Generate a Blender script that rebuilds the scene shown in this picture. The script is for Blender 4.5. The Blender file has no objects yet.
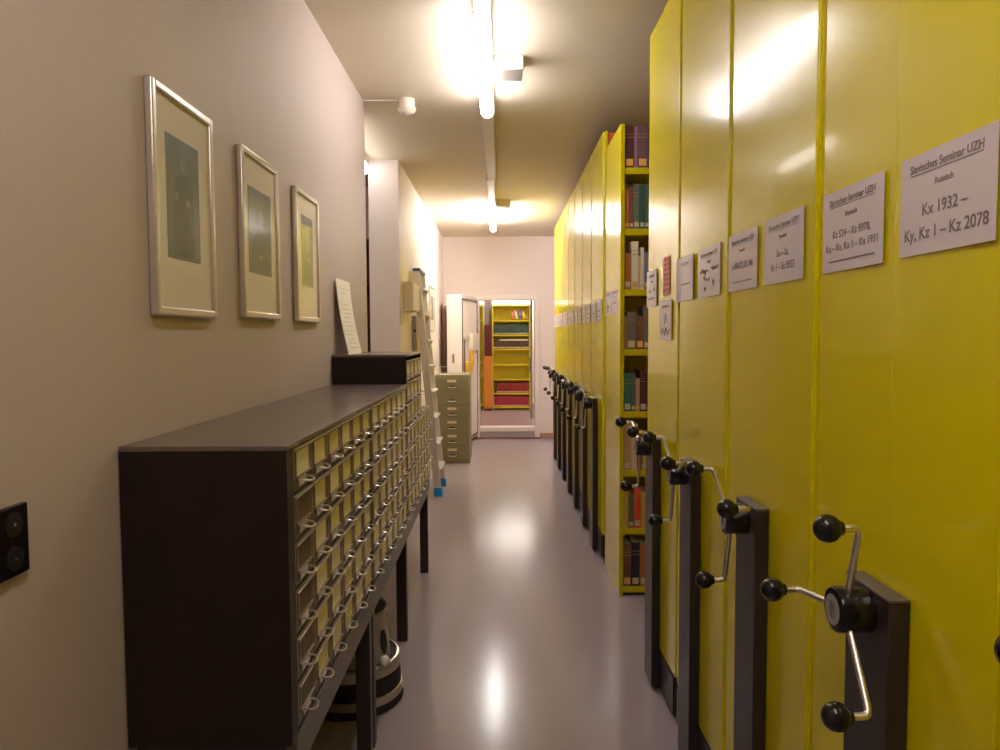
import bpy, bmesh, math, random
from mathutils import Vector, Matrix
random.seed(7)
PI = math.pi
R = math.radians
C = bpy.context.scene.collection

# ------------------------------------------------------------ materials
def mat(name, col, rough=.5, metal=0., spec=.5, bump=0., bscale=60., var=0., vscale=3., coat=0., crough=.1, emit=None, estr=0., rvar=0.):
    m = bpy.data.materials.new(name); m.use_nodes = True
    nt = m.node_tree; b = nt.nodes['Principled BSDF']
    b.inputs['Base Color'].default_value = (*col, 1)
    b.inputs['Roughness'].default_value = rough
    b.inputs['Metallic'].default_value = metal
    b.inputs['Specular IOR Level'].default_value = spec
    b.inputs['Coat Weight'].default_value = coat
    b.inputs['Coat Roughness'].default_value = crough
    if emit:
        b.inputs['Emission Color'].default_value = (*emit, 1)
        b.inputs['Emission Strength'].default_value = estr
    if bump or var or rvar:
        tc = nt.nodes.new('ShaderNodeTexCoord')
    if bump:
        n = nt.nodes.new('ShaderNodeTexNoise'); n.inputs['Scale'].default_value = bscale
        n.inputs['Detail'].default_value = 3
        nt.links.new(tc.outputs['Object'], n.inputs['Vector'])
        bp = nt.nodes.new('ShaderNodeBump'); bp.inputs['Strength'].default_value = bump
        bp.inputs['Distance'].default_value = .004
        nt.links.new(n.outputs['Fac'], bp.inputs['Height'])
        nt.links.new(bp.outputs['Normal'], b.inputs['Normal'])
    if var:
        n2 = nt.nodes.new('ShaderNodeTexNoise'); n2.inputs['Scale'].default_value = vscale
        n2.inputs['Detail'].default_value = 5
        nt.links.new(tc.outputs['Object'], n2.inputs['Vector'])
        r = nt.nodes.new('ShaderNodeValToRGB')
        r.color_ramp.elements[0].position = .3; r.color_ramp.elements[1].position = .7
        r.color_ramp.elements[0].color = (*[c*(1-var) for c in col], 1)
        r.color_ramp.elements[1].color = (*[min(1, c*(1+var)) for c in col], 1)
        nt.links.new(n2.outputs['Fac'], r.inputs['Fac'])
        nt.links.new(r.outputs['Color'], b.inputs['Base Color'])
    if rvar:
        n3 = nt.nodes.new('ShaderNodeTexNoise'); n3.inputs['Scale'].default_value = 2.2
        n3.inputs['Detail'].default_value = 6
        nt.links.new(tc.outputs['Object'], n3.inputs['Vector'])
        mr = nt.nodes.new('ShaderNodeMapRange')
        mr.inputs['From Min'].default_value = .3; mr.inputs['From Max'].default_value = .7
        mr.inputs['To Min'].default_value = rough-rvar; mr.inputs['To Max'].default_value = rough+rvar
        nt.links.new(n3.outputs['Fac'], mr.inputs['Value'])
        nt.links.new(mr.outputs['Result'], b.inputs['Roughness'])
    return m

def wood(name, c1, c2, rough=.5, scale=(30, 2, 2), coat=0.):
    m = mat(name, c1, rough, coat=coat, crough=.25)
    nt = m.node_tree; b = nt.nodes['Principled BSDF']
    tc = nt.nodes.new('ShaderNodeTexCoord'); mp = nt.nodes.new('ShaderNodeMapping')
    mp.inputs['Scale'].default_value = scale
    n = nt.nodes.new('ShaderNodeTexNoise'); n.inputs['Scale'].default_value = 2.5; n.inputs['Detail'].default_value = 8
    r = nt.nodes.new('ShaderNodeValToRGB')
    r.color_ramp.elements[0].color = (*c1, 1); r.color_ramp.elements[1].color = (*c2, 1)
    nt.links.new(tc.outputs['Object'], mp.inputs['Vector']); nt.links.new(mp.outputs['Vector'], n.inputs['Vector'])
    nt.links.new(n.outputs['Fac'], r.inputs['Fac']); nt.links.new(r.outputs['Color'], b.inputs['Base Color'])
    return m

M = {}
M['wall'] = mat('woodchip_wall_paint', (.53, .44, .41), .6, bump=.2, bscale=190, var=.02, vscale=1.5)
M['wall_w'] = mat('white_wall_paint', (.90, .80, .78), .6, bump=.2, bscale=90)
M['ceil'] = mat('ceiling_paint', (.76, .67, .54), .75, bump=.15, bscale=60)
M['floor'] = mat('grey_linoleum', (.37, .315, .345), .18, spec=.2)
M['yellow'] = mat('yellow_enamel', (.70, .59, .001), .2, spec=.33, coat=.25, crough=.06)
M['yellow_matt'] = mat('yellow_shelf_lacquer', (.72, .60, .004), .35)
M['dark'] = mat('dark_brown_metal', (.034, .021, .021), .38, bump=.1, bscale=300)
M['black'] = mat('black_plastic', (.010, .008, .008), .18)
M['blackm'] = mat('black_matt', (.012, .010, .010), .5)
M['steel'] = mat('brushed_steel', (.84, .80, .77), .28, metal=1.)
M['alu'] = mat('aluminium', (.82, .78, .75), .36, metal=1.)
M['frame'] = mat('silver_frame', (.66, .59, .55), .3, metal=.6)
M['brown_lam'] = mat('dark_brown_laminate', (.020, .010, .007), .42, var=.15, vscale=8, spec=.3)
M['brown_top_lit'] = mat('brown_laminate_top_lit', (.135, .098, .088), .27, var=.08, vscale=6, spec=.8)  # same dark laminate, lightened: sheen on the top put into the colour
M['rail'] = mat('grey_brown_metal_rail', (.17, .135, .12), .4, metal=.3)
M['bronze'] = mat('bronze_drawer_front', (.13, .09, .05), .4, metal=.3)
M['bronze_light'] = mat('light_bronze_rim', (.55, .44, .32), .3, metal=.8)
M['card'] = mat('cream_card', (.86, .77, .40), .6)
M['card_w'] = mat('pale_card', (.92, .85, .66), .6)
M['card_e'] = mat('empty_card_slot', (.13, .085, .04), .5)
M['paper'] = mat('white_paper', (.66, .57, .58), .55, coat=.35, crough=.12)
M['paper_w'] = mat('bright_paper', (.95, .89, .80), .6)
M['paper_r'] = mat('pink_paper', (.72, .28, .16), .6)
M['ink'] = mat('grey_ink', (.20, .16, .16), .6)
M['ink_r'] = mat('red_ink', (.5, .06, .05), .6)
M['matte'] = mat('cream_passepartout', (.78, .70, .60), .7)
M['print'] = mat('grey_photo_print', (.16, .175, .165), .5, var=.2, vscale=9)
M['print_l'] = mat('photo_print_light', (.24, .25, .22), .5)
M['print_d'] = mat('photo_print_dark', (.10, .112, .108), .5)
M['file'] = mat('olive_grey_metal', (.24, .215, .13), .4)
M['cream'] = mat('cream_label', (.75, .64, .42), .5)
M['vault'] = mat('white_door_enamel', (.92, .84, .79), .35)
M['gasket'] = mat('grey_gasket', (.19, .15, .15), .5)
M['amber'] = mat('amber_yellow', (.85, .48, .01), .4)
M['cyan'] = mat('cyan_rubber', (.0, .32, .80), .5)
M['navy'] = mat('blue_plastic', (.08, .14, .34), .4)
M['orange'] = wood('orange_wood', (.55, .16, .012), (.72, .27, .03), .45)
M['darkred'] = mat('dark_red', (.11, .012, .010), .5)
M['red_line'] = mat('dark_red_trim', (.18, .04, .045), .4)
M['base_b'] = wood('brown_baseboard', (.42, .22, .12), (.52, .30, .18), .5)
M['brownwood'] = wood('brown_board', (.26, .13, .08), (.36, .20, .13), .5)
M['white'] = mat('white_plastic', (.80, .74, .66), .4)
M['grey'] = mat('grey_plastic', (.34, .30, .27), .5)
M['greyw'] = mat('grey_paint', (.42, .37, .37), .6)
M['rubber'] = mat('black_rubber', (.015, .012, .013), .6)
M['silver_band'] = mat('silver_band', (.55, .49, .43), .28, metal=.7)
M['stool'] = mat('stool_grey_lacquer', (.42, .36, .29), .35, metal=.3)
M['pages'] = mat('page_edges', (.70, .58, .40), .8)
M['hubcap'] = mat('grey_cap', (.36, .34, .33), .35)
M['tube'] = mat('lamp_diffuser', (.9, .88, .84), .4, emit=(1., .95, .93), estr=28.)
M['tube_inner'] = mat('lamp_diffuser_inner', (.9, .88, .84), .4, emit=(1., .95, .9), estr=42.)
M['tube_far'] = mat('lamp_diffuser_far', (.9, .88, .84), .4, emit=(1., .95, .94), estr=92.)
M['tube_dim'] = mat('lamp_diffuser_dim', (.9, .88, .84), .4, emit=(1., .94, .9), estr=9.)
M['tube_added'] = mat('lamp_diffuser_added', (.9, .88, .84), .4, emit=(1., .95, .93), estr=32.)  # glow of the added lamp above the camera
BC = {}
def bookmat(c):
    k = tuple(round(x, 3) for x in c)
    if k not in BC: BC[k] = mat('book_cloth', tuple(min(.9, q*1.35) for q in k), .6, bump=.15, bscale=250)
    return BC[k]
g = bpy.data.materials.new('picture_glass'); g.use_nodes = True
nt = g.node_tree; nt.nodes.clear()
o_ = nt.nodes.new('ShaderNodeOutputMaterial'); mx = nt.nodes.new('ShaderNodeMixShader')
tr = nt.nodes.new('ShaderNodeBsdfTransparent'); gl = nt.nodes.new('ShaderNodeBsdfGlossy'); gl.inputs['Roughness'].default_value = .04
lw = nt.nodes.new('ShaderNodeLayerWeight'); lw.inputs['Blend'].default_value = .5
pw = nt.nodes.new('ShaderNodeMath'); pw.operation = 'POWER'; pw.inputs[1].default_value = 4.
ma = nt.nodes.new('ShaderNodeMath'); ma.operation = 'MULTIPLY_ADD'; ma.inputs[1].default_value = .16; ma.inputs[2].default_value = .02
nt.links.new(lw.outputs['Facing'], pw.inputs[0]); nt.links.new(pw.outputs[0], ma.inputs[0]); nt.links.new(ma.outputs[0], mx.inputs[0]); nt.links.new(tr.outputs[0], mx.inputs[1]); nt.links.new(gl.outputs[0], mx.inputs[2])
nt.links.new(mx.outputs[0], o_.inputs[0]); M['glass'] = g

# ------------------------------------------------------------ mesh helpers
class MB:
    def __init__(s): s.bm = bmesh.new()
    def _merge(s, b2, mtx=None, smooth=True):
        me = bpy.data.meshes.new('tmp')
        if smooth:
            for f in b2.faces: f.smooth = True
        if mtx is not None: b2.transform(mtx)
        b2.to_mesh(me); b2.free(); s.bm.from_mesh(me); bpy.data.meshes.remove(me)
    def box(s, x0, x1, y0, y1, z0, z1, bev=0., seg=2, mtx=None):
        b = bmesh.new(); bmesh.ops.create_cube(b, size=1)
        bmesh.ops.scale(b, vec=(abs(x1-x0), abs(y1-y0), abs(z1-z0)), verts=b.verts)
        bmesh.ops.translate(b, vec=((x0+x1)/2, (y0+y1)/2, (z0+z1)/2), verts=b.verts)
        if bev:
            bmesh.ops.bevel(b, geom=b.edges[:], offset=bev, segments=seg, affect='EDGES', profile=.5)
            for f in b.faces: f.smooth = True
            for f in sorted(b.faces, key=lambda q: -q.calc_area())[:6]: f.smooth = False
        s._merge(b, mtx, False); return s
    def cyl(s, p0, p1, r, r1=None, seg=20):
        p0, p1 = Vector(p0), Vector(p1); d = p1-p0
        b = bmesh.new()
        bmesh.ops.create_cone(b, cap_ends=True, segments=seg, radius1=r, radius2=r if r1 is None else r1, depth=d.length)
        s._merge(b, Matrix.Translation((p0+p1)/2) @ d.to_track_quat('Z', 'Y').to_matrix().to_4x4()); return s
    def sph(s, c, r, sc=(1, 1, 1), seg=20):
        b = bmesh.new(); bmesh.ops.create_uvsphere(b, u_segments=seg, v_segments=seg//2+2, radius=r)
        s._merge(b, Matrix.Translation(c) @ Matrix.Diagonal((*sc, 1))); return s
    def lathe(s, prof, c=(0, 0, 0), mtx=None, seg=36):
        b = bmesh.new(); rings = []
        for r, z in prof:
            rings.append([b.verts.new((max(r, 1e-5)*math.cos(2*PI*i/seg), max(r, 1e-5)*math.sin(2*PI*i/seg), z)) for i in range(seg)])
        for a, q in zip(rings, rings[1:]):
            for i in range(seg):
                j = (i+1) % seg; b.faces.new((a[i], a[j], q[j], q[i]))
        bmesh.ops.remove_doubles(b, verts=b.verts, dist=2e-5)
        m4 = Matrix.Translation(c)
        s._merge(b, m4 @ mtx if mtx is not None else m4); return s
    def tube(s, pts, r, seg=12, close=True):
        pts = [Vector(p) for p in pts]; b = bmesh.new(); rings = []
        n = None
        for i, p in enumerate(pts):
            t = (pts[min(i+1, len(pts)-1)]-pts[max(i-1, 0)]).normalized()
            if n is None:
                n = t.orthogonal().normalized()
            else:
                n = (n - t*n.dot(t)).normalized()
            q = t.cross(n)
            rings.append([b.verts.new(p+(n*math.cos(2*PI*k/seg)+q*math.sin(2*PI*k/seg))*r) for k in range(seg)])
        for a, c in zip(rings, rings[1:]):
            for k in range(seg): b.faces.new((a[k], a[(k+1) % seg], c[(k+1) % seg], c[k]))
        b.faces.new(rings[0][::-1]); b.faces.new(rings[-1])
        s._merge(b); return s
    def prism(s, poly, axis, a0, a1, bev=0):
        """poly = list of 2D points, extruded along axis ('x','y','z') from a0 to a1"""
        b = bmesh.new()
        def P3(u, v, a): return {'x': (a, u, v), 'y': (u, a, v), 'z': (u, v, a)}[axis]
        lo = [b.verts.new(P3(u, v, a0)) for u, v in poly]; hi = [b.verts.new(P3(u, v, a1)) for u, v in poly]
        b.faces.new(lo); b.faces.new(hi[::-1])
        for i in range(len(poly)):
            j = (i+1) % len(poly); b.faces.new((lo[i], hi[i], hi[j], lo[j]))
        if bev: bmesh.ops.bevel(b, geom=b.edges[:], offset=bev, segments=2, affect='EDGES', profile=.5)
        s._merge(b); return s
    def bar(s, p0, p1, w, d, up=(0, 0, 1), bev=0):
        """box beam from p0 to p1; w across, d along 'up' direction"""
        p0, p1 = Vector(p0), Vector(p1); t = (p1-p0); L = t.length; t.normalize()
        u = Vector(up); u = (u-t*u.dot(t)).normalized(); q = u.cross(t)
        m = Matrix((( *q, 0), (*u, 0), (*t, 0), (0, 0, 0, 1))).transposed()
        m.translation = p0
        return s.box(-w/2, w/2, -d/2, d/2, 0, L, bev, mtx=m)
    def mesh(s, name, m, smooth=True):
        bmesh.ops.recalc_face_normals(s.bm, faces=s.bm.faces)
        if smooth:
            for e in s.bm.edges:
                if len(e.link_faces) == 2 and e.calc_face_angle(0) > R(38): e.smooth = False
        me = bpy.data.meshes.new(name); s.bm.to_mesh(me); s.bm.free(); me.materials.append(m); return me

def part(name, mb, m, parent=None, loc=(0, 0, 0), rot=(0, 0, 0), label=None, smooth=True):
    me = mb.mesh(name, m, smooth) if isinstance(mb, MB) else mb
    o = bpy.data.objects.new(name, me); C.objects.link(o)
    if parent: o.parent = parent
    o.location = loc; o.rotation_euler = rot
    if label: o['label'] = label
    return o
def tag(o, label, cat, group=None, kind=None):
    o['label'] = label; o['category'] = cat
    if group: o['group'] = group
    if kind: o['kind'] = kind
    return o
def thing(name, label, cat, loc=(0, 0, 0), rot=(0, 0, 0), group=None):
    o = bpy.data.objects.new(name, None); C.objects.link(o); o.location = loc; o.rotation_euler = rot
    o.empty_display_size = .1
    return tag(o, label, cat, group)
def struct(name, mb, m, label, cat='wall', parent=None):
    o = part(name, mb, m, parent)
    if not parent: o['kind'] = 'structure'; o['label'] = label; o['category'] = cat
    return o
def dup(root, loc, rot=None):
    r = root.copy(); C.objects.link(r); r.location = loc
    if rot is not None: r.rotation_euler = rot
    for ch in list(root.children):
        c = ch.copy(); C.objects.link(c); c.parent = r
        for g_ in ch.children:
            d = g_.copy(); C.objects.link(d); d.parent = c
    return r
def box(*a, bev=0, seg=2): return MB().box(*a, bev=bev, seg=seg)

FACE_NEG_X = Matrix(((0, 0, -1), (-1, 0, 0), (0, 1, 0)))   # text right = -Y, up = Z, normal = -X
FACE_POS_X = Matrix(((0, 0, 1), (1, 0, 0), (0, 1, 0)))
def text(body, size, m, parent, loc, face, align='CENTER', sx=1., shear=0, off=0.):
    cu = bpy.data.curves.new('txt', 'FONT'); cu.body = body; cu.size = size; cu.align_x = align; cu.align_y = 'CENTER'
    cu.extrude = .0002; cu.shear = shear; cu.offset = off
    t = bpy.data.objects.new('txt', cu); C.objects.link(t)
    dg = bpy.context.evaluated_depsgraph_get()
    me = bpy.data.meshes.new_from_object(t.evaluated_get(dg))
    bpy.data.objects.remove(t); bpy.data.curves.remove(cu)
    me.transform(Matrix.Diagonal((sx, 1, 1, 1))); me.transform(face.to_4x4())
    me.name = 'lettering'; me.materials.clear(); me.materials.append(m)
    return part('lettering', me, m, parent, loc)

# ------------------------------------------------------------ key sizes
XW, HC, YE = -.884, 3.12, 11.25
XP = .7075
# ------------------------------------------------------------ setting
fl = MB().box(-2.7, 2.3, -2.6, YE+.02, -.1, 0)
struct('floor', fl, M['floor'], 'grey mauve polished linoleum floor of the corridor', 'floor')
struct('ceiling', MB().box(-2.7, 2.3, -2.6, YE+.2, HC, HC+.1), M['ceil'], 'cream painted corridor ceiling', 'ceiling')
struct('wall_left', MB().box(XW-.16, XW, -2.6, 4.808, 0, HC), M['wall'], 'beige woodchip wall with three framed pictures')
struct('wall_left_far', MB().box(XW-.26, XW, 6.36, YE, 0, HC), M['wall_w'], 'pale wall stretch beyond the side opening, behind the ladder')
struct('wall_right', MB().box(2.2, 2.3, -2.6, YE, 0, HC), M['wall_w'], 'pale wall behind the yellow shelving')
struct('wall_back', MB().box(XW, 2.2, -2.6, -2.5, 0, HC), M['wall'], 'beige wall behind the camera')
# alcove on the left
struct('wall_alcove_left', MB().box(-2.7, -2.6, 4.648, 7.6, 0, HC), M['wall_w'], 'pale end wall of the side alcove')
struct('wall_alcove_near', MB().box(-2.6, XW-.16, 4.648, 4.808, 0, HC), M['wall_w'], 'pale near wall of the side alcove')
struct('wall_alcove_far', MB().box(-2.6, XW-.26, 7.5, 7.6, 0, HC), M['wall_w'], 'pale far wall of the side alcove')
# end wall with door opening
DX0, DX1, DZ = -.335, .522, 2.146
ew = MB().box(XW-.2, DX0, YE, YE+.2, 0, HC).box(DX1, 2.2, YE, YE+.2, 0, HC).box(DX0, DX1, YE, YE+.2, DZ, HC)
struct('wall_end', ew, M['wall_w'], 'white end wall around the open doorway')
tf = MB().box(DX0-.035, DX0, YE-.02, YE+.2, 0, DZ+.075, .004).box(DX1, DX1+.08, YE-.02, YE+.2, 0, DZ+.075, .004).box(DX0, DX1, YE-.02, YE+.2, DZ, DZ+.075, .004)
struct('trim_1', tf, M['vault'], 'white door frame in the end wall', 'door frame')
struct('trim_2', MB().box(DX0, DX1, YE+.0, YE+.2, 0, .10), M['greyw'], 'grey riser of the step in the doorway', 'step')
struct('trim_3', MB().box(DX0, DX1, YE-.012, YE+.2, .10, .168, .005), M['wall_w'], 'white nosing of the doorway step', 'step edge')
struct('trim_4', MB().box(-.55, .62, YE-.13, YE-.02, 0, .012, .004), M['red_line'], 'dark red strip on the floor before the doorway', 'floor strip')
struct('baseboard_end', MB().box(DX1+.08, 2.2, YE-.015, YE, 0, .075, .004), M['base_b'], 'brown wooden baseboard right of the doorway', 'baseboard')
struct('baseboard_end_left', MB().box(XW, DX0-.035, YE-.015, YE, 0, .075, .004), M['base_b'], 'brown wooden baseboard left of the doorway', 'baseboard')
# room behind the door
IZ = .165
struct('floor_inner', MB().box(-1.6, 1.6, YE+.2, 15.2, IZ-.1, IZ), M['floor'], 'grey floor of the room through the doorway', 'floor')
struct('ceiling_inner', MB().box(-1.6, 1.6, YE+.2, 15.2, 2.9, 3.0), M['ceil'], 'ceiling of the room through the doorway', 'ceiling')
struct('wall_inner_end', MB().box(-1.6, 1.6, 15.1, 15.2, IZ, 2.9), M['wall_w'], 'pale far wall of the inner room')
struct('wall_inner_left', MB().box(-1.7, -1.6, YE+.2, 15.2, IZ, 2.9), M['wall_w'], 'pale left wall of the inner room')
struct('wall_inner_right', MB().box(1.6, 1.7, YE+.2, 15.2, IZ, 2.9), M['wall_w'], 'pale right wall of the inner room')

# ------------------------------------------------------------ lighting hardware
struct('trim_5', MB().box(-.118, -.038, 1.002, 3.358, 3.062, HC, .004).box(-.118, -.038, 4.712, 6.9, 3.062, HC, .004), M['white'], 'white ceiling cable trunking, near run carrying the near lamp', 'trunking')
struct('trim_6', MB().box(-.130, -.055, 6.904, 8.398, 3.058, HC, .004), M['white'], 'white ceiling cable trunking, far run carrying the far lamp', 'trunking')
def lamp(label, x, y0, y1, z=3.020, top=HC, m='tube', r=.041):
    t = thing('tube_lamp', label, 'lamp', (x, y0, z-.042), group=None)
    L = y1-y0
    part('lamp_tube', MB().cyl((0, .03, .042), (0, L-.03, .042), r, seg=28).sph((0, .03, .042), r, (1, .7, 1), 28).sph((0, L-.03, .042), r, (1, .7, 1), 28), M[m], t)
    part('lamp_holder', MB().box(-.04, .04, 0, L, .079, top-z+.042, .003), M['white'], t)
    return t
lamp('bright tube lamp on the ceiling nearer the camera', -.079, 3.36, 4.71)
lamp('bright tube lamp on the ceiling far down the corridor', -.092, 8.40, 9.75, m='tube_far')
lamp('tube lamp glimpsed in the side alcove beyond the left wall', -1.16, 5.1, 6.3, 3.02, HC, 'tube_dim')
lamp('tube lamp on the ceiling of the room behind the doorway', .2, 12.1, 13.3, 2.821, 2.903, 'tube_inner')
il = lamp('tube lamp hung behind the tall yellow bookshelf in the inner room', 0, 0, 1.3, 2.5, 2.903, 'tube_inner')
il.location = (.85, 14.6, 2.458); il.rotation_euler = (0, 0, R(90))
lamp('added unseen tube lamp over the spot where the photographer stands', -.079, -.35, 1.0, m='tube_added')  # unseen lamp, added to even out the light on near wall and panels
def ceil_box(label, x0, y0, w, d, h):
    t = thing('detector_box', label, 'ceiling box', (x0, y0, HC-h))
    part('housing', MB().box(0, w, 0, d, 0, h, .004), M['white'], t)
    part('underside_shade', MB().box(.012, w-.008, .01, d-.01, -.003, .0, .001), M['grey'], t, label='grey sheet for the shade on the underside')  # grey sheet puts the unlit underside of the box into colour
    part('indicator', MB().cyl((.03, -.004, h*.4), (.03, 0, h*.4), .008, seg=12), M['grey'], t)
    part('indicator', MB().cyl((.03, -.004, h*.75), (.03, 0, h*.75), .005, seg=12), M['grey'], t)
ceil_box('white ceiling box beside the near tube lamp', -.036, 4.02, .165, .19, .075)
ceil_box('white ceiling box beside the far end of the trunking before the far lamp', -.053, 8.2, .17, .18, .07)
sd = thing('smoke_detector', 'small white smoke detector on the ceiling near the left wall', 'smoke detector', (-.597, 4.75, HC))
part('detector_base', MB().lathe([(0, 0), (.050, 0), (.050, -.055), (0, -.055)]), M['white'], sd)
part('detector_head', MB().lathe([(0, -.055), (.056, -.055), (.058, -.068), (.050, -.082), (.012, -.10), (0, -.10)]), M['white'], sd)
part('cable', MB().tube([(-.05, 0, -.006), (-.16, 0, -.006), (-.283, 0, -.006)], .005, 8), M['white'], sd)

# ------------------------------------------------------------ pictures on the left wall
def picture(label, y0, y1, z0, z1, py0, py1, pz0, pz1, fig=None):
    D_ = .022; w = y1-y0; h = z1-z0; b = .024
    t = thing('framed_picture', label, 'picture', (XW+.001, y0, z0), group=None)
    f = MB().box(0, D_, 0, b, 0, h, .006, 3).box(0, D_, w-b, w, 0, h, .006, 3)
    f.box(0, D_, b*.8, w-b*.8, 0, b, .006, 3).box(0, D_, b*.8, w-b*.8, h-b, h, .006, 3)
    part('picture_frame', f, M['frame'], t)
    part('passepartout', MB().box(.002, .012, b*.6, w-b*.6, b*.6, h-b*.6), M['matte'], t)
    p = part('print', MB().box(.012, .0128, py0-y0, py1-y0, pz0-z0, pz1-z0), M['print'], t)
    if fig:
        cy = (py0+py1)/2-y0; cz = (pz0+pz1)/2-z0; H = pz1-pz0; W = py1-py0
        def ell(n, y, z, ry, rz, m):
            poly = [(y+ry*math.cos(a*PI/12), z+rz*math.sin(a*PI/12)) for a in range(24)]
            part(n, MB().prism(poly, 'x', .0128, .0132), M[m], p)
        if fig == 'full':
            poly = [(cy-.33*W, pz0-z0+.01), (cy-.30*W, cz-.05*H), (cy-.24*W, cz+.16*H), (cy-.07*W, cz+.22*H), (cy+.12*W, cz+.21*H), (cy+.27*W, cz+.12*H), (cy+.32*W, cz-.1*H), (cy+.30*W, pz0-z0+.01)]
            part('figure', MB().prism(poly, 'x', .0128, .0130), M['print_d'], p)
            ell('figure', cy-.02*W, cz+.29*H, .075*W, .06*H, 'print_l')
            ell('figure', cy-.21*W, cz+.02*H, .05*W, .04*H, 'print_l')
            ell('figure', cy+.12*W, cz-.01*H, .085*W, .03*H, 'print_l')
        elif fig == 'bust':
            poly = [(cy-.4*W, pz0-z0+.01), (cy-.36*W, cz-.12*H), (cy-.1*W, cz+.04*H), (cy+.12*W, cz+.04*H), (cy+.38*W, cz-.12*H), (cy+.42*W, pz0-z0+.01)]
            part('figure', MB().prism(poly, 'x', .0128, .0130), M['print_d'], p)
            ell('figure', cy+.02*W, cz+.17*H, .14*W, .10*H, 'print_l')
            ell('figure', cy-.0*W, cz-.3*H, .10*W, .03*H, 'print_l')
        else:
            ell('figure', cy+.02*W, cz+.14*H, .22*W, .17*H, 'print_l')
            poly = [(cy-.4*W, pz0-z0+.01), (cy-.3*W, cz-.2*H), (cy-.1*W, cz-.05*H), (cy+.14*W, cz-.05*H), (cy+.34*W, cz-.2*H), (cy+.42*W, pz0-z0+.01)]
            part('figure', MB().prism(poly, 'x', .0128, .0130), M['print_d'], p)
            ell('figure', cy+.1*W, cz-.12*H, .12*W, .05*H, 'print_l')
    part('glass_pane', MB().box(.0145, .0155, b*.7, w-b*.7, b*.7, h-b*.7), M['glass'], t)
    return t
picture('silver framed picture nearest the camera, dark standing figure print', 1.828, 2.214, 1.655, 2.250, 1.912, 2.117, 1.810, 2.135, 'full')
picture('middle of the three silver framed pictures on the woodchip wall', 2.455, 2.853, 1.664, 2.246, 2.527, 2.772, 1.824, 2.124, 'bust')
picture('silver framed picture farthest from the camera on the woodchip wall, portrait head print', 3.093, 3.478, 1.664, 2.240, 3.195, 3.385, 1.824, 2.135, 'head')
picture('small framed picture on the pale wall behind the ladder', 8.915, 9.55, 1.665, 2.225, 9.07, 9.4, 1.80, 2.10, None)

# switch plate
sw = thing('wall_socket', 'black double switch plate on the woodchip wall at the left edge', 'wall socket', (XW+.001, 1.232, 1.172))
part('plate', MB().box(0, .012, 0, .084, 0, .128, .004), M['black'], sw)
for z in (.033, .095):
    part('socket_insert', MB().cyl((.012, .042, z), (.0145, .042, z), .022, seg=24), M['blackm'], sw)
    part('screw', MB().cyl((.0145, .042, z), (.0156, .042, z), .003, seg=10), M['steel'], sw)

# ------------------------------------------------------------ card catalogue
XF = -.494
PY, PZ = .168, .1155
def drawer_meshes():
    fr_ = MB()
    w, h = PY-.006, PZ-.007
    fr_.box(-.30, .0, 0, w, 0, h-.004, .0015)
    rim = MB()                      # folded rim of the drawer front
    rim.box(0, .010, 0, w, h-.007, h-.001, .001)
    rim.box(0, .004, 0, .004, .03, h-.007).box(0, .004, w-.004, w, .03, h-.007)
    hold = MB()                     # label holder
    y0, y1, z0, z1 = .028, .142, .038, h-.014
    hold.box(0, .0035, y0-.004, y0, z0-.004, z1).box(0, .0035, y1, y1+.004, z0-.004, z1).box(0, .006, y0-.004, y1+.004, z0-.006, z0)
    card = MB().box(0, .0016, y0, y1, z0, z1)
    pull = MB()                     # chrome finger pull under the label
    yc = w*.5
    pull.box(0, .003, yc-.032, yc+.032, .008, .031, .001)
    pull.tube([(.002, yc-.026, .024), (.016, yc-.026, .023), (.026, yc-.018, .020), (.030, yc, .019), (.026, yc+.018, .020), (.016, yc+.026, .023), (.002, yc+.026, .024)], .0028, 8)
    return (fr_.mesh('drawer', M['bronze']), rim.mesh('drawer_rim', M['bronze_light']), hold.mesh('label_holder', M['bronze_light']),
            card, pull.mesh('drawer_pull', M['steel']), (y0, y1, z0, z1))
dm, rimm, holdm, cardb, pullm, cz_ = drawer_meshes()
cmesh = cardb.mesh('label_card', M['card'])
cmesh_w = cmesh.copy(); cmesh_w.materials[0] = M['card_w']
cmesh_e = cmesh.copy(); cmesh_e.materials[0] = M['card_e']
def catalogue(label, y0, cols, rows, z0, first=False, raised=False, xb=XW+.004, ex=0.):
    H = rows*PZ+.02 + (.018 if raised else .0); W = cols*PY+.02
    t = thing('card_catalogue', label, 'card catalogue', (XF, y0, z0))
    D_ = XF-xb
    body = MB()
    body.box(-D_, 0, -ex, .012, 0, H-.012, .001).box(-D_, 0, W-.012, W, 0, H-.012, .001)     # sides
    body.box(-D_, -D_+.012, .012, W-.012, 0, H-.012)                                       # back
    body.box(-D_, -.002, .012, W-.012, 0, .010)                                            # bottom
    for r in range(1, rows): body.box(-.32, -.004, .012, W-.012, .008+r*PZ-.003, .008+r*PZ+.001)
    for c in range(1, cols): body.box(-.32, -.004, .01+c*PY-.0022, .01+c*PY+.0022, .01, H-.012)
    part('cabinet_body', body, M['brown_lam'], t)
    part('cabinet_top', MB().box(-D_, .004, -.001-ex, W+.001, H-.012, H, .002), M['brown_top_lit'], t)
    for r in range(rows):
        for c in range(cols):
            d = part('drawer', dm, None, t, (-.003, .010+c*PY+.003, .010+r*PZ+.002))
            part('drawer_rim', rimm, None, d); part('label_holder', holdm, None, d)
            cm = cmesh
            if first and c == 0 and r < rows-1: cm = cmesh_e
            elif random.random() < (.25 if first else .5): cm = cmesh_w
            part('label_card', cm, None, d); part('drawer_pull', pullm, None, d)
    return t, H
ZB = .636
catalogue('dark brown card catalogue block nearest the camera, six by six labelled drawers', 1.690, 6, 6, ZB, first=True, ex=.040)
catalogue('middle card catalogue block, between the near block and the raised small one', 2.725, 6, 6, ZB)
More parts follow.
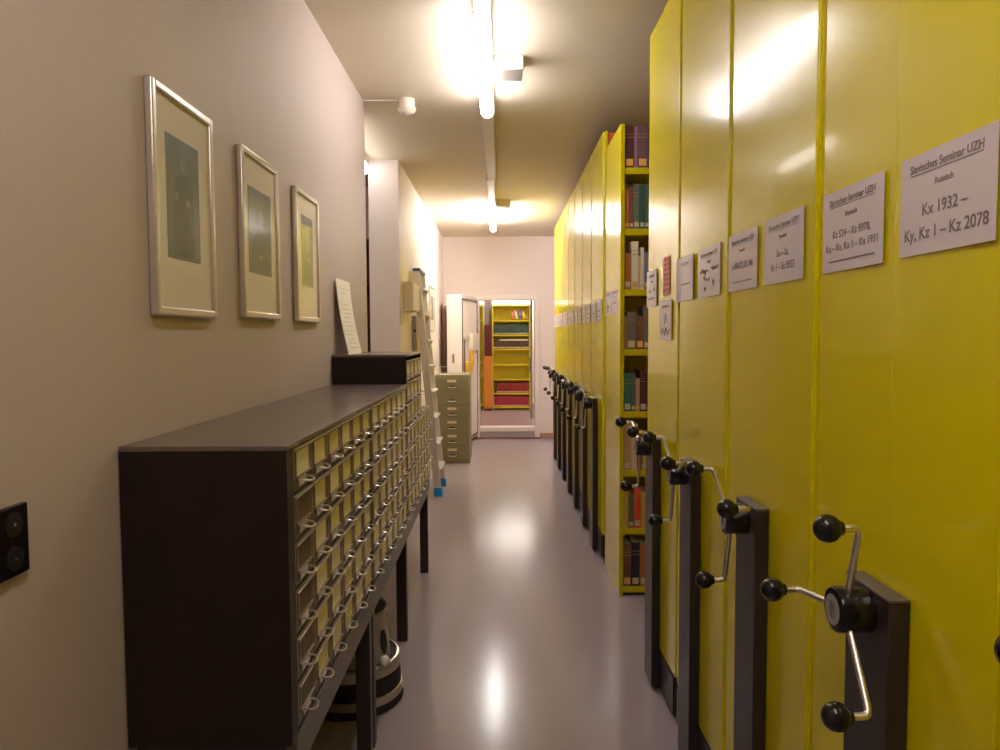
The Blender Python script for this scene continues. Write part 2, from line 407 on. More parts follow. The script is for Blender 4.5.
catalogue('low card catalogue block farthest from the camera, under the small raised one', 3.760, 7, 4, ZB)
catalogue('small card catalogue set on top of the farthest low block, placard on it', 3.765, 4, 3, ZB+4*PZ+.02, raised=True)
# stand
st = thing('catalogue_stand', 'long stand with dark legs and grey brown rail under the card catalogues', 'stand', (XF, 1.690, 0))
LW = 3.26
part('rail', MB().box(-.028, .0, 0, LW, .540, ZB, .002), M['rail'], st, label='grey brown front rail')
part('rail', MB().box(-.385, -.360, 0, LW, .540, ZB, .002), M['dark'], st)
for yy in (0.0, 3.235): part('crossbar', MB().box(-.36, -.028, yy, yy+.025, .55, ZB-.002, .002), M['dark'], st)
for yy in (.005, .965, 1.040, 2.020, 3.115):
    part('leg', MB().box(-.058, -.004, yy, yy+.050, 0, .540, .003), M['dark'], st)
    part('leg', MB().box(-.385, -.335, yy, yy+.050, 0, .540, .003), M['dark'], st)

# placard leaning on the wall
pl = thing('placard', 'white printed placard leaning on the wall on top of the raised small catalogue', 'placard', (0, 3.84, 1.4815+.0))
zt = ZB+4*PZ+.02+3*PZ+.038
pl.location.z = zt
prof = []
N = 10
for i in range(N+1):
    u = i/N; prof.append((-.806-.066*u-.010*math.sin(PI*u), .405*u))
poly = prof+[(x+.003, z) for x, z in prof[::-1]]
part('sheet', MB().prism(poly, 'y', 0, .345), M['paper_w'], pl)
lines = MB()
for k in range(13):
    u = .08+.058*k + (.1 if k > 10 else 0)
    if u > .95: break
    x = -.806-.066*u-.010*math.sin(PI*u)+.0032; w0 = .05+.02*((k*7) % 3); w1 = .30-.03*((k*5) % 4)
    lines.box(x, x+.0006, w0, w1, .405*u, .405*u+.004)
part('printed_lines', lines, M['cream'], pl)

# ------------------------------------------------------------ kick stool
ks = thing('step_stool', 'round rolling step stool with silver bands under the card catalogue', 'step stool', (-.660, 3.135, 0))
part('bumper', MB().lathe([(.170, .004), (.214, .004), (.219, .014), (.214, .034), (.205, .036)]), M['rubber'], ks)
part('lower_band', MB().lathe([(.205, .036), (.214, .038), (.213, .072), (.208, .074)]), M['silver_band'], ks)
part('tread', MB().lathe([(.208, .074), (.209, .078), (.204, .150), (.203, .152)]), M['rubber'], ks)
part('upper_band', MB().lathe([(.203, .152), (.208, .154), (.206, .192), (.200, .200), (.192, .202)]), M['silver_band'], ks)
part('step_plate', MB().lathe([(.192, .202), (.190, .196), (.150, .194)]), M['rubber'], ks)
part('stool_body', MB().lathe([(.164, .194), (.162, .20), (.143, .385), (.146, .392)]), M['stool'], ks)
hs = MB()
for a in (-22,):
    m4 = Matrix.Rotation(R(a), 4, 'Z') @ Matrix.Translation((.1565, 0, .275)) @ Matrix.Rotation(R(-6), 4, 'Y')
    hs.lathe([(0, -.001), (.026, -.001), (.026, .001), (0, .001)], mtx=m4 @ Matrix.Rotation(R(90), 4, 'Y') @ Matrix.Diagonal((2.0, .9, 1, 1)), seg=24)
part('slot_shade', hs, M['rubber'], ks)  # flat dark disc, inner shadow of the body put in as colour
part('top_rim', MB().lathe([(.142, .4025), (.146, .409), (.154, .409), (.156, .402), (.154, .388), (.146, .386)]), M['silver_band'], ks)
part('top_plate', MB().lathe([(0, .404), (.138, .404), (.142, .402)]), M['rubber'], ks)
pb = part('paper_ball', MB().sph((0, 0, 0), .022, seg=12), M['paper_w'])
for v in pb.data.vertices: v.co *= 1+.12*math.sin(v.co.x*300)*math.cos(v.co.y*260+v.co.z*200)
pb.location = (-.501, 3.008, .220); tag(pb, 'small crumpled white paper ball on the step stool ledge', 'paper ball')

# ------------------------------------------------------------ yellow mobile shelving
H0, H1 = .188, 2.997
TILT = R(.8)
def knob_crank(t, yc, zc, ang, hubx=XP-.0395):
    """three-armed crank; coordinates local to the unit (origin at panel plane, floor)"""
    hx = hubx-XP
    hub = part('crank_hub', MB().lathe([(0, 0), (.041, 0), (.0415, .056), (.039, .060), (.031, .061), (0, .061)], (hx, yc, zc), Matrix.Rotation(R(-90), 4, 'Y')), M['black'], t)
    part('hub_cap', MB().lathe([(0, .061), (.027, .061), (.028, .0625), (0, .063)], (hx, yc, zc), Matrix.Rotation(R(-90), 4, 'Y')), M['hubcap'], hub, label='grey cap of the crank hub')
    part('cap_mark', MB().box(hx-.0642, hx-.0629, yc-.009, yc-.006, zc-.014, zc+.014).box(hx-.0642, hx-.0629, yc-.002, yc+.001, zc-.016, zc+.016).box(hx-.0642, hx-.0629, yc+.005, yc+.008, zc-.014, zc+.014), M['ink'], hub)
    for k in range(3):
        a = R(ang+120*k); dy, dz = math.cos(a), math.sin(a)
        def Q(r, x): return (hx+x, yc+dy*r, zc+dz*r)
        arm = part('crank_arm', MB().tube([Q(.02, -.040), Q(.05, -.041), Q(.168, -.047), Q(.176, -.049), Q(.180, -.054), Q(.181, -.062), Q(.181, -.091)], .0068, 12), M['steel'], t, label='bent steel crank arm')
        part('knob', MB().sph(Q(.181, -.104), .0245, seg=24).cyl(Q(.181, -.078), Q(.181, -.091), .012, .016), M['black'], arm)
def mobile_unit(label, y0, W, pc, ang, gapw=.045, deep=.012, bev=.0045, seam=.0008):
    t = thing('mobile_shelving_unit', label, 'shelving unit', (XP, y0, 0))
    g2 = gapw/2; hw = (W-gapw)/2
    for k in range(2):
        c = g2+hw*(k+.5)
        p = part('end_panel', MB().box(0, .02, -hw/2+seam, hw/2-seam, H0, H1, bev, 3), M['yellow'], t, (0, c, 0), (0, 0, TILT))
    fr_ = MB()
    fr_.box(deep, deep+.018, .002, W-.002, H0, H1-.004, .001)
    fr_.box(.9, .92, .002, W-.002, H0, H1-.02)
    fr_.box(.03, .9, W/2-.004, W/2+.004, H0, H1-.03)
    for z in (H0, .53, .89, 1.25, 1.61, 1.97, 2.33, 2.69): fr_.box(.03, .9, .012, W-.012, z, z+.03)
    part('shelf_frame', fr_, M['yellow_matt'], t)
    part('base', MB().box(.003, .92, .02, W-.02, .022, H0-.002, .002), M['dark'], t)
    part('base_cover', MB().box(-.004, .003, .03, W*.5-.004, .03, H0-.004, .001).box(-.004, .003, W*.5+.004, W-.03, .03, H0-.004, .001), M['dark'], t)
    wh = MB()
    for yy in (.08, W-.08): wh.cyl((.06, yy-.012, .03), (.06, yy+.012, .03), .030, seg=20).cyl((.86, yy-.012, .03), (.86, yy+.012, .03), .030, seg=20)
    part('wheels', wh, M['blackm'], t)
    b = MB().box(-.0395, -.0035, pc-.078, pc+.078, .020, 1.134, .003)
    part('post', b, M['dark'], t)
    part('post_cap', MB().box(-.041, -.0035, pc-.079, pc+.079, 1.134, 1.140, .002), M['rail'], t)
    knob_crank(t, pc, 1.095, ang)
    return t
near = [
    ('yellow mobile shelving unit cut off by the right edge of the photo', .365, .63, .315, 60),
    ('yellow mobile shelving unit nearest the camera, bearing the sign Kx 1932', .995, .63, .309, 111.5),
    ('yellow mobile shelving unit, second from the camera, bearing the sign So - Sz', 1.625, .63, .337, 38),
    ('yellow mobile shelving unit, third from the camera, with scribbled paper signs', 2.255, .63, .354, 38),
    ('yellow mobile shelving unit beside the open aisle, bearing the red notice', 2.885, .615, .366, 31),
]
units = [mobile_unit(*a) for a in near]
far = []
ords = ['first', 'second', 'third', 'fourth', 'fifth', 'sixth', 'seventh and last']
angs = [33, 25, 38, 30, 22, 36, 28]
for k in range(7):
    far.append(mobile_unit('yellow mobile shelving unit, %s beyond the fixed rack of open shelves' % ords[k], 5.03+.645*k, .642, .31, angs[k], gapw=.060, deep=.07 if k else .012, bev=.009, seam=.004))

# signs
def sign(label, yc, z0, unit_y0, W, pcw, lines, w=.248, h=.168, x=XP-.0024, tilt=0., paper='paper', half=None, curl=.0, roll=0.):
    t = thing('paper_sign', label, 'sign', (x-.0004, yc, z0+h/2), (roll, 0, tilt))
    n = 8; prof = []
    for i in range(n+1):
        u = -1+2*i/n; prof.append((u*w/2, -curl*abs(u)**3))
    bm_ = MB()
    poly = [(xo-.0012, yy) for yy, xo in prof]+[(xo, yy) for yy, xo in prof[::-1]]
    bm_.prism(poly, 'z', -h/2, h/2)
    part('sheet', bm_, M[paper], t)
    for ln in lines:
        if ln[0] == 'bar':
            _, y0_, y1_, zz, th = ln[:5]
            part('rule', MB().box(-.0020, -.0013, y0_, y1_, zz, zz+th), M[ln[5] if len(ln) > 5 else 'ink'], t)
        elif ln[0] == 'scrawl':
            _, pts, r_ = ln
            part('handwriting', MB().tube([(-.0016, a, b) for a, b in pts], r_, 6), M['ink'], t)
        else:
            s_, sz, zz = ln[:3]
            text(s_, sz, M[ln[3] if len(ln) > 3 else 'ink'], t, (-.0016, 0, zz), FACE_NEG_X, off=sz*.012, sx=1.)
    return t
HD = [('Slavisches Seminar UZH', .0195, .060), ('bar', -.093, .093, .0495, .0010)]
u0, u1, u2, u3, u4 = [n[1] for n in near]
def hc(y, W=.63, gp=.045): hw = (W-gp)/2; return (y+gp/2+hw*.5, y+gp/2+hw*1.5)
sign('white paper sign reading Kx 1932 - Ky, Kz 1 - Kz 2078, nearest the camera', 1.163, 1.732, 0, 0, 0, HD+[('Russisch', .0145, .030), ('Kx 1932 –', .028, -.012), ('Ky, Kz 1 – Kz 2078', .028, -.050)])
sign('white paper sign reading Kt 524 - Kt 9978, second from the camera', 1.468, 1.730, 0, 0, 0, HD+[('Russisch', .0145, .030), ('Kt 524 – Kt 9978,', .0215, -.008), ('Ku – Kv, Kx 1 – Kx 1931', .0215, -.035), ('bar', -.095, .095, -.064, .0030)])
sign('white paper sign reading So - Sz, Ec 1, third from the camera', 1.820, 1.729, 0, 0, 0, HD+[('Russisch', .0135, .032), ('So – Sz,', .025, -.010), ('Ec 1 – Ec 9553', .025, -.044)])
sign('white paper sign reading A 896/72, fourth from the camera', 2.125, 1.729, 0, 0, 0, HD+[('Russisch', .0135, .032), ('A 896/72, Kl, Ma', .027, -.012), ('bar', -.085, .085, -.060, .0035)])
sign('white paper sign with handwritten corrections, fifth from the camera', 2.462, 1.728, 0, 0, 0, HD+[('Russisch', .0135, .034),
     ('scrawl', [(.10, .0), (.07, .012), (.06, -.002), (.05, .008), (.04, -.008), (.03, .006), (.01, .004)], .0022), ('scrawl', [(-.03, .012), (-.045, .004), (-.06, .014), (-.075, .004), (-.10, .012)], .0026),
     ('scrawl', [(.06, -.02), (.045, -.012), (.04, -.028), (.02, -.022), (.0, -.03), (-.01, -.02)], .002), ('scrawl', [(-.05, -.03), (-.055, -.05), (-.06, -.034)], .002), ('scrawl', [(.05, -.05), (.045, -.062), (.03, -.052)], .002)], w=.250)
sign('white paper sign with one struck line, sixth from the camera, edges curling', 2.775, 1.727, 0, 0, 0, HD+[('bar', -.085, .095, -.022, .006), ('scrawl', [(.09, -.03), (.085, -.055), (.07, -.07), (.065, -.04)], .0012)], w=.245, curl=.004)
sign('white paper sign hung low below the red notice', 3.098, 1.577, 0, 0, 0, HD+[('scrawl', [(.03, .035), (.02, -.02), (-.01, .03), (-.03, -.01)], .0013), ('scrawl', [(.09, -.03), (.07, -.06), (.05, -.035), (.02, -.065), (-.01, -.03), (-.04, -.06), (-.08, -.035)], .0022)], w=.222, curl=.002)
rn = [('bar', -.050, .050, .066-.021*k, .0085, 'ink_r') for k in range(7)]
sign('narrow red printed notice above the low white paper sign', 3.093, 1.766, 0, 0, 0, rn, w=.116, h=.163, paper='paper_r')
sign('white paper sign closest to the open aisle at the end of the near block', 3.385, 1.729, 0, 0, 0, HD+[('Russisch', .0135, .032), ('bar', .02, .06, -.02, .015), ('bar', -.07, -.03, -.015, .015), ('bar', -.05, .07, -.05, .008)], w=.212, curl=.002)
XFX = .716
sign('white paper sign on the fixed rack end panel, side nearer the camera', 4.555, 1.732, 0, 0, 0, HD+[('Russisch', .0135, .032), ('scrawl', [(.06, -.01), (.02, .0), (-.03, -.012), (-.05, .0)], .003)], w=.235, h=.15, x=XFX, tilt=0)
sign('white paper sign on the fixed rack end panel, side away from the camera', 4.84, 1.732, 0, 0, 0, HD+[('scrawl', [(.04, .03), (.01, -.06)], .003), ('bar', -.06, .02, -.03, .02)], w=.25, h=.15, x=XFX, tilt=0)
for k in range(7):
    a, b = hc(5.03+.645*k, .642, .03)
    for q, cy in enumerate((a, b)):
        sign('white sign on the %s unit beyond the fixed rack, %s half' % (ords[k], ('nearer', 'farther')[q]), cy, 1.70, 0, 0, 0,
             [('bar', -.09, .09, .05, .006), ('bar', -.05, .06, -.01-.01*q, .012), ('bar', -.03, .05, -.045, .01)], w=.25, h=.15)

# ------------------------------------------------------------ fixed rack with books
YF0, YF1, HF = 4.36, 4.955, 2.848
fx = thing('fixed_bookshelf', 'yellow fixed rack of open shelves filled with books, facing the aisle', 'bookshelf', (XFX, YF0, 0))
DF = YF1-YF0
part('end_panel', MB().box(0, .026, 0, DF, 0, HF, .002), M['yellow'], fx)
part('far_upright', MB().box(.90, .92, 0, DF, 0, HF-.02, .002), M['yellow_matt'], fx)
part('back_panel', MB().box(.026, .90, DF/2-.006, DF/2+.006, .05, HF-.02), M['yellow_matt'], fx)
TZ = [.058, .420, .775, 1.135, 1.512, 1.872, 2.232, 2.592]
for z in TZ: part('shelf_board', MB().box(.0265, .8995, .004, DF-.004, z-.038, z, .002), M['yellow_matt'], fx)
part('plinth', MB().box(.0265, .8995, .03, DF-.03, 0, .018), M['blackm'], fx)
# books: (x offset, width, height, colour, tag colour, description)
OR, BR, MR, PU, GG, DG, GN = (.42, .14, .045), (.16, .07, .035), (.085, .022, .026), (.13, .065, .085), (.10, .13, .10), (.03, .085, .06), (.055, .12, .08)
WH, BG, BL, GY, TN, TE, NV, RD, YB, BK = (.72, .62, .48), (.55, .42, .27), (.16, .17, .24), (.17, .14, .115), (.45, .29, .15), (.03, .15, .11), (.018, .016, .035), (.62, .07, .025), (.55, .38, .06), (.02, .014, .012)
tiers = [
 (0, 'bottom', [(.049, .26, BR, 'o', 'brown'), (.050, .27, NV, 'w', 'near black navy'), (.046, .26, OR, 'w', 'worn brown orange'), (.05, .25, GY, 'w', 'grey')]),
 (1, 'second from bottom', [(.030, .25, YB, None, 'mustard'), (.030, .205, GG, 'w', 'grey green'), (.042, .245, RD, 'w', 'bright red'), (.028, .22, YB, 'o', 'ochre'), (.04, .22, TN, 'w', 'tan')]),
 (2, 'third from bottom', [(.044, .285, TN, 'w', 'tall light tan'), (.036, .285, BG, 'w', 'tall beige'), (.030, .24, BR, 'o', 'brown'), (.030, .23, YB, 'w', 'ochre'), (.04, .22, GY, 'w', 'grey')]),
 (3, 'fourth from bottom', [(.042, .235, TE, 'w', 'teal green'), (.026, .235, GG, 'w', 'grey green'), (.024, .20, TN, 'o', 'tan'), (.040, .25, MR, 'w', 'dark maroon'), (.04, .22, BR, 'w', 'brown')]),
 (4, 'fourth from top', [(.014, .20, TN, None, 'thin tan'), (.056, .225, GY, 'w', 'thick grey'), (.044, .20, BR, 'o', 'ribbed brown leather'), (.034, .26, GY, 'w', 'grey brown'), (.04, .22, BR, 'w', 'brown')]),
 (5, 'third from top', [(.040, .215, OR, 'w', 'orange brown'), (.040, .285, WH, 'o', 'tall white'), (.012, .20, BG, None, 'thin beige'), (.020, .25, WH, 'w', 'slim white'), (.034, .22, BL, 'w', 'blue grey')]),
 (6, 'second from top', [(.026, .235, OR, 'o', 'orange brown'), (.024, .25, BR, 'w', 'dark orange brown'), (.034, .265, GG, 'w', 'pale grey green'), (.030, .265, DG, 'w', 'dark green'), (.026, .255, GN, 'w', 'mid green')]),
 (7, 'top', [(.054, .245, MR, 'o', 'maroon'), (.018, .245, (.24, .13, .15), None, 'thin mauve'), (.060, .245, PU, 'o', 'thick purple'), (.05, .245, MR, 'w', 'plain maroon half hidden')]),
]
def book(label, loc, w, h, col, tagc, d=.19, group=None, detail=True, rot=0, name='book'):
    t = thing(name, label, 'book', loc, (0, rot, 0), group)
    cv = MB().box(0, w, 0, .004, 0, h, .0015).box(0, .003, .003, d, 0, h).box(w-.003, w, .003, d, 0, h)
    c = part('cover', cv, bookmat(col), t)
    part('pages', MB().box(.003, w-.003, .004, d-.006, .004, h-.004), M['pages'], t)
    if tagc: part('spine_tag', MB().box(w*.12, w*.88, -.0010, .0002, .012, .012+min(.040, w*.85)), M['cream'] if tagc == 'w' else bookmat((.78, .36, .10)), t)
    if detail and w > .03:
        part('spine_band', MB().box(.001, w-.001, -.0007, .0002, h*.72, h*.735).box(.001, w-.001, -.0007, .0002, h*.80, h*.81), bookmat((.34, .22, .09)), t)
    return t
for i, nm, bs in tiers:
    x = .0285
    for (w, h, col, tg, desc) in bs:
        book('%s book on the %s shelf of the open yellow rack' % (desc, nm), (XFX+x, YF0+.012, TZ[i]+.0005), w, h, col, tg)
        x += w+.0015
    for q in range(5):
        w = random.uniform(.03, .05); h = random.uniform(.2, .26)
        book('brown or grey book deeper along a shelf of the open yellow rack', (XFX+x, YF0+.012, TZ[i]+.0005), w, h, random.choice([BR, GY, TN, GG, MR]), 'w', group='books deeper along the open yellow rack')
        x += w+.0015
# books laid behind/above on bottom shelves (second row peeking)
for i, z_ in ((0, .27), (3, .25)):
    pass
book('orange red book showing above the fixed rack, on top shelf of the first unit beyond', (XP+.034, 5.045, 2.7205), .05, .262, (.55, .10, .03), None)

# ------------------------------------------------------------ filing cabinet
fc = thing('filing_cabinet', 'olive grey metal filing cabinet with six drawers beside the ladder', 'filing cabinet', (-.822, 8.99, 0))
FW, FD, FH = .424, .62, 1.11
part('cabinet_body', MB().box(0, FW, .014, FD, 0, FH, .004), M['file'], fc)
for k in range(6):
    z = .055+.172*k
    d = part('drawer', MB().box(.006, FW-.006, 0, .016, z, z+.167, .003), M['file'], fc)
    part('label_holder', MB().box(FW/2-.062, FW/2+.052, -.004, 0, z+.105, z+.135, .001), M['cream'] if k != 4 else M['file'], d)
    hl = MB().box(FW/2-.040, FW/2+.040, -.006, 0, z+.035, z+.062, .002)
    part('handle', MB().tube([(FW/2-.045, 0, z+.045), (FW/2-.04, -.02, z+.042), (FW/2+.04, -.02, z+.042), (FW/2+.045, 0, z+.045)], .005, 8), M['steel'], d)
    part('handle_recess', hl, M['dark'], d)
be = thing('wire_bookend', 'white wire bookend standing on the olive filing cabinet', 'bookend', (-.76, 9.05, FH+.0005))
part('wire', MB().tube([(0, 0, .005), (0, 0, .09), (.01, 0, .10), (.09, 0, .10), (.10, 0, .09), (.10, 0, .005)], .004, 8), M['white'], be)
part('foot', MB().box(-.005, .105, -.005, .08, 0, .003), M['white'], be)

# ------------------------------------------------------------ ladder
ld = thing('ladder', 'aluminium step ladder with cyan feet leaning on the pale wall', 'ladder', (-.632, 7.16, 0))
tx, tz = -.198, 2.24      # top offset
def L3(u, y, off=0): return (tx*u+off, y, tz*u)
for yy in (0., .48):
    part('stile', MB().bar(L3(.012, yy), L3(1, yy), .026, .072, up=(1, 0, 0), bev=.004), M['alu'], ld)
    part('foot', MB().box(-.042, .042, yy-.022, yy+.022, 0, .085, .006), M['cyan'], ld, label='cyan rubber foot')
part('top_cap', MB().box(tx-.03, tx+.045, -.04, .52, tz-.008, tz+.022, .006), M['navy'], ld, label='blue plastic top cap')
for k in range(8):
    z = .265+.258*k; u = z/tz
    x = tx*u
    part('step', MB().box(x-.030, x+.058, .012, .468, z-.014, z+.006, .002).prism([(x+.02, z-.012), (x+.058, z-.012), (x+.02, z-.075)], 'y', .013, .018).prism([(x+.02, z-.012), (x+.058, z-.012), (x+.02, z-.075)], 'y', .462, .467), M['alu'], ld)

# wall box behind the ladder
wb = thing('distribution_box', 'beige electrical box on the pale wall behind the ladder', 'electrical box', (XW+.001, 6.58, 1.83))
part('housing', MB().box(0, .085, 0, .55, 0, .26, .004), M['cream'], wb)
part('lid', MB().box(.085, .092, .015, .535, .012, .248, .002), M['white'], wb)
cb = thing('fuse_panel', 'small grey fuse panel with amber switch below the beige electrical box', 'fuse panel', (XW+.001, 7.22, 1.40))
part('panel', MB().box(0, .04, 0, .40, 0, .40, .004), M['grey'], cb)
part('switch', MB().cyl((.03, -.012, .25), (.03, 0, .25), .012, seg=14), M['black'], cb)
part('amber_cover', MB().box(.04, .05, .05, .32, .03, .22, .003), M['amber'], cb, label='amber yellow cover')
wp = thing('wall_plate', 'narrow pale cover plate on the pale wall just left of the ladder', 'cover plate', (XW+.001, 6.40, 1.69))
part('plate', MB().box(0, .010, 0, .09, 0, .33, .003), M['wall_w'], wp)

# brown boards in the corner
for k, (yy, x0, h, lean) in enumerate(((10.72, -.872, 2.08, 'longer pointed brown board standing in the corner by the white door, nearer one'), (10.98, -.866, 2.05, 'brown board standing in the corner by the white door, farther one'))):
    b = part('wooden_board', MB().prism([(0, 0), (.065, 0), (.065, h-.14*(1-k)), (.0, h)], 'y', 0, .16, .002), M['brownwood'], None, (x0, yy, 0.0))
    tag(b, lean, 'board')

# ------------------------------------------------------------ thick white door (open)
dr = bpy.data.objects.new('door_1', None); C.objects.link(dr); dr['kind'] = 'structure'
dr['label'] = 'thick white fireproof door standing open at the end of the corridor'; dr['category'] = 'door'
hx, hy = DX0-.030, YE-.045
vx, vy = -.555-hx, 10.24-hy
ang = math.atan2(vy, vx)      # local +x runs from hinge to free edge
dr.location = (hx, hy, .05); dr.rotation_euler = (0, 0, ang)
L = math.hypot(vx, vy); HD_ = 2.13; TH = .215
# inner face is at local y=0 facing +y; thickness towards -y
part('door_leaf', MB().box(0, L, -TH, 0, 0, HD_, .006), M['vault'], dr)
gk = MB().box(.03, L-.02, 0, .012, .03, .055).box(.03, L-.02, 0, .012, HD_-.075, HD_-.05).box(.03, .055, 0, .012, .03, HD_-.05).box(L-.045, L-.02, 0, .012, .03, HD_-.05)
part('gasket', gk, M['gasket'], dr, label='grey sealing strip')
part('inner_plate', MB().box(.07, L-.06, 0, .010, .07, HD_-.09, .003), M['vault'], dr)
bolt = MB().box(.05, .16, .010, .05, 1.28, 1.33, .004).box(L-.34, L-.06, .010, .040, 1.50, 1.54, .004).box(.22, .60, .012, .075, 1.33, 1.58, .006)
part('lock_case', bolt, M['white'], dr)
part('bolt_bar', MB().box(L-.10, L-.07, .010, .03, .75, 1.54, .003), M['gasket'], dr)
ph = MB().box(.50, .88, .012, .055, .98, 1.18, .02, 3).box(.50, .60, .03, .07, 1.16, 1.36, .012).box(.44, .52, .03, .06, 1.10, 1.16, .01)
part('yellow_handle', ph, M['amber'], dr, label='yellow handle assembly')
part('hinge', MB().cyl((-.015, .02, .35), (-.015, .02, .55), .02, seg=14), M['white'], dr)
part('hinge', MB().cyl((-.015, .02, 1.6), (-.015, .02, 1.8), .02, seg=14), M['white'], dr)
# recessed plate on the free edge (faces the camera)
part('edge_plate', MB().box(L, L+.003, -.15, -.095, 1.15, 1.30, .001), M['white'], dr)
part('edge_latch', MB().box(L+.003, L+.006, -.135, -.11, 1.165, 1.285), M['gasket'], dr)

# ------------------------------------------------------------ inner room furniture
def inner_rack(label, x0, x1, y, zt, boards, d=.3):
    t = thing('yellow_bookshelf', label, 'bookshelf', (x0, y, IZ))
    W = x1-x0
    part('upright', MB().box(0, .022, 0, d, 0, zt-IZ, .002), M['yellow_matt'], t)
    part('upright', MB().box(W-.022, W, 0, d, 0, zt-IZ, .002), M['yellow_matt'], t)
    part('back_panel', MB().box(.022, W-.022, d-.012, d, 0, zt-IZ), M['yellow_matt'], t)
    for z in boards: part('shelf_board', MB().box(.0225, W-.0225, 0, d-.0125, z-IZ-.028, z-IZ, .002), M['yellow_matt'], t)
    return t
IB = [.225, .490, .762, 1.045, 1.345, 1.612, 1.890, 2.17]
inner_rack('tall yellow bookshelf seen through the doorway, red and green books on it', -.165, .568, 13.9, 2.18, IB[:-1]+[2.18])
inner_rack('sliver of a second yellow bookshelf at the left side of the doorway', -.75, -.325, 13.9, 2.18, [.26, .53, .8, 1.09, 1.36, 1.62, 1.9, 2.18])
def row(label, group, z, n, w, h, col, tagc='w', x0=-.14, band=None):
    me_c = MB().box(0, w-.0015, 0, .18, 0, h, .002).mesh('cover', bookmat(col))
    me_t = MB().box(.005, w-.008, -.001, .0, .012, .034).mesh('spine_tag', M['cream'])
    for k in range(n):
        t = thing('book', label, 'book', (x0+w*k, 13.915, z+.0005), group=group)
        part('cover', me_c, None, t)
        if tagc: part('spine_tag', me_t, None, t)
row('dark green book in the long row seen through the doorway', 'dark green books through the doorway', 1.612, 19, .0355, .19, (.03, .06, .035))
row('dark brown box file in the row below the green books through the doorway', 'dark brown files through the doorway', 1.345, 13, .052, .15, (.07, .035, .015))
row('dark red book on the upper red shelf through the doorway', 'dark red books, upper red shelf through the doorway', .490, 17, .036, .20, (.22, .015, .012), x0=-.075)
row('dark red book on the bottom shelf through the doorway', 'dark red books, bottom shelf through the doorway', .225, 19, .0355, .20, (.26, .018, .03))
wr = tag(part('white_ruler', MB().box(0, .56, 0, .02, 0, .028, .002), M['cream'], None, (-.03, 13.912, 1.4965)), 'long pale strip lying on top of the dark brown files', 'strip')
bk = tag(part('leaning_book', MB().box(0, .022, 0, .16, 0, .19, .002), bookmat(BK), None, (-.118, 13.92, .4925), (0, R(7), 0)), 'thin black book leaning at the left of the upper red shelf', 'book')
for k, (xx, cc, dn) in enumerate(((.235, (.50, .10, .04), 'red and orange'), (.30, (.62, .50, .34), 'cream'), (.375, (.10, .07, .22), 'violet blue'), (.445, (.55, .40, .05), 'mustard'))):
    b = thing('magazine', '%s magazine leaning on the top shelf through the doorway' % dn, 'magazine', (xx, 13.95, 1.8925), (R(-8), R(-14), 0))
    part('cover', MB().box(0, .045, 0, .012, .02, .175, .001), bookmat(cc), b)
    part('cover_picture', MB().box(.008, .037, -.001, 0, .08, .15), bookmat(tuple(min(1, c*1.9+.05) for c in cc)), b)
oc = thing('wooden_cabinet', 'narrow orange wooden cabinet through the doorway left of the bookshelf', 'cabinet', (-.318, 13.75, IZ))
part('cabinet_body', MB().box(0, .148, .012, .35, .04, 1.04, .003), M['orange'], oc)
part('cabinet_door', MB().box(.004, .144, 0, .012, .05, 1.0, .002), M['orange'], oc)
part('plinth', MB().box(.005, .143, .02, .33, 0, .04), M['darkred'], oc)
for k, (z, h, l) in enumerate(((1.2055, .30, 'dark red box standing on the orange wooden cabinet, lower one'), (1.5065, .29, 'dark red box on the orange wooden cabinet, topmost of the pair'))):
    t = thing('storage_box', l, 'box', (-.312, 13.78, z))
    part('box_body', MB().box(0, .14, 0, .28, 0, h-.03, .003), M['darkred'], t)
    part('box_lid', MB().box(-.001, .141, -.001, .281, h-.03, h, .003), M['darkred'], t)
struct('trim_7', MB().box(-.322, -.170, 14.15, 14.3, IZ, 2.9), M['greyw'], 'grey pillar behind the dark red boxes in the inner room', 'pillar')
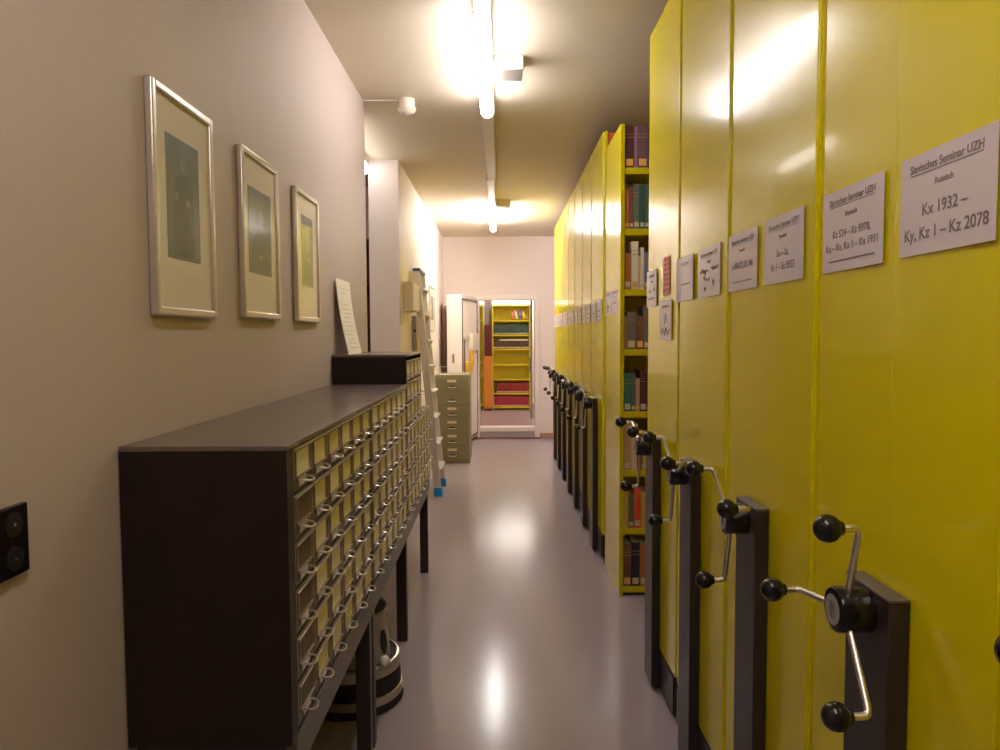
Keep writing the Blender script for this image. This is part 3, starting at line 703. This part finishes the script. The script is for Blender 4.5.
ps = thing('reveal_standin', 'dark brown grey stand-in for the right door reveal, inner room', 'post', (.505, 12.4, IZ))  # made-up upright in place of the dark inner door reveal
part('pole', MB().box(0, .035, 0, .04, 0, 2.6, .003), M['gasket'], ps)
part('latch', MB().box(-.012, .0, 0, .03, .80, 1.05, .003), M['rubber'], ps)

# alcove bookcase
ab = thing('alcove_bookcase', 'dark brown bookcase edge seen in the side alcove past the left wall', 'bookcase', (-1.75, 6.62, 0))
part('frame', MB().box(0, .02, 0, .3, 0, 2.5, .002).box(.555, .575, 0, .3, 0, 2.5, .002).box(.02, .555, .28, .3, 0, 2.5), M['darkred'], ab)
for z in (.1, .5, .9, 1.3, 1.7, 2.1, 2.48): part('shelf_board', MB().box(.0205, .5545, 0, .279, z-.02, z), M['darkred'], ab)

# ------------------------------------------------------------ world, camera, colour
w = bpy.data.worlds.new('world'); bpy.context.scene.world = w; w.use_nodes = True
w.node_tree.nodes['Background'].inputs[0].default_value = (.02, .018, .015, 1)
f, yaw, pitch, roll = 724., -.0014, -.0547, .005
cp, sp, cy_, sy_ = math.cos(pitch), math.sin(pitch), math.cos(yaw), math.sin(yaw)
fwd = Vector((cp*sy_, cp*cy_, sp)); rt = Vector((cy_, -sy_, 0)); up = Vector((-sp*sy_, -sp*cy_, cp))
r2 = rt*math.cos(roll)-up*math.sin(roll); up2 = rt*math.sin(roll)+up*math.cos(roll)
cam = bpy.data.cameras.new('camera'); co = bpy.data.objects.new('camera', cam); C.objects.link(co)
m4 = Matrix((r2, up2, -fwd)).transposed().to_4x4(); m4.translation = (0, 0, 1.6)
co.matrix_world = m4
cam.sensor_width = 36; cam.lens = f/1000*36; cam.clip_start = .02
sc = bpy.context.scene; sc.camera = co
sc.view_settings.view_transform = 'Standard'; sc.view_settings.look = 'None'
sc.view_settings.gamma = 1; sc.view_settings.use_curve_mapping = False
sc.view_settings.exposure = 0.12
sc.cycles.use_denoising = True
sc.cycles.max_bounces = 10; sc.cycles.diffuse_bounces = 6
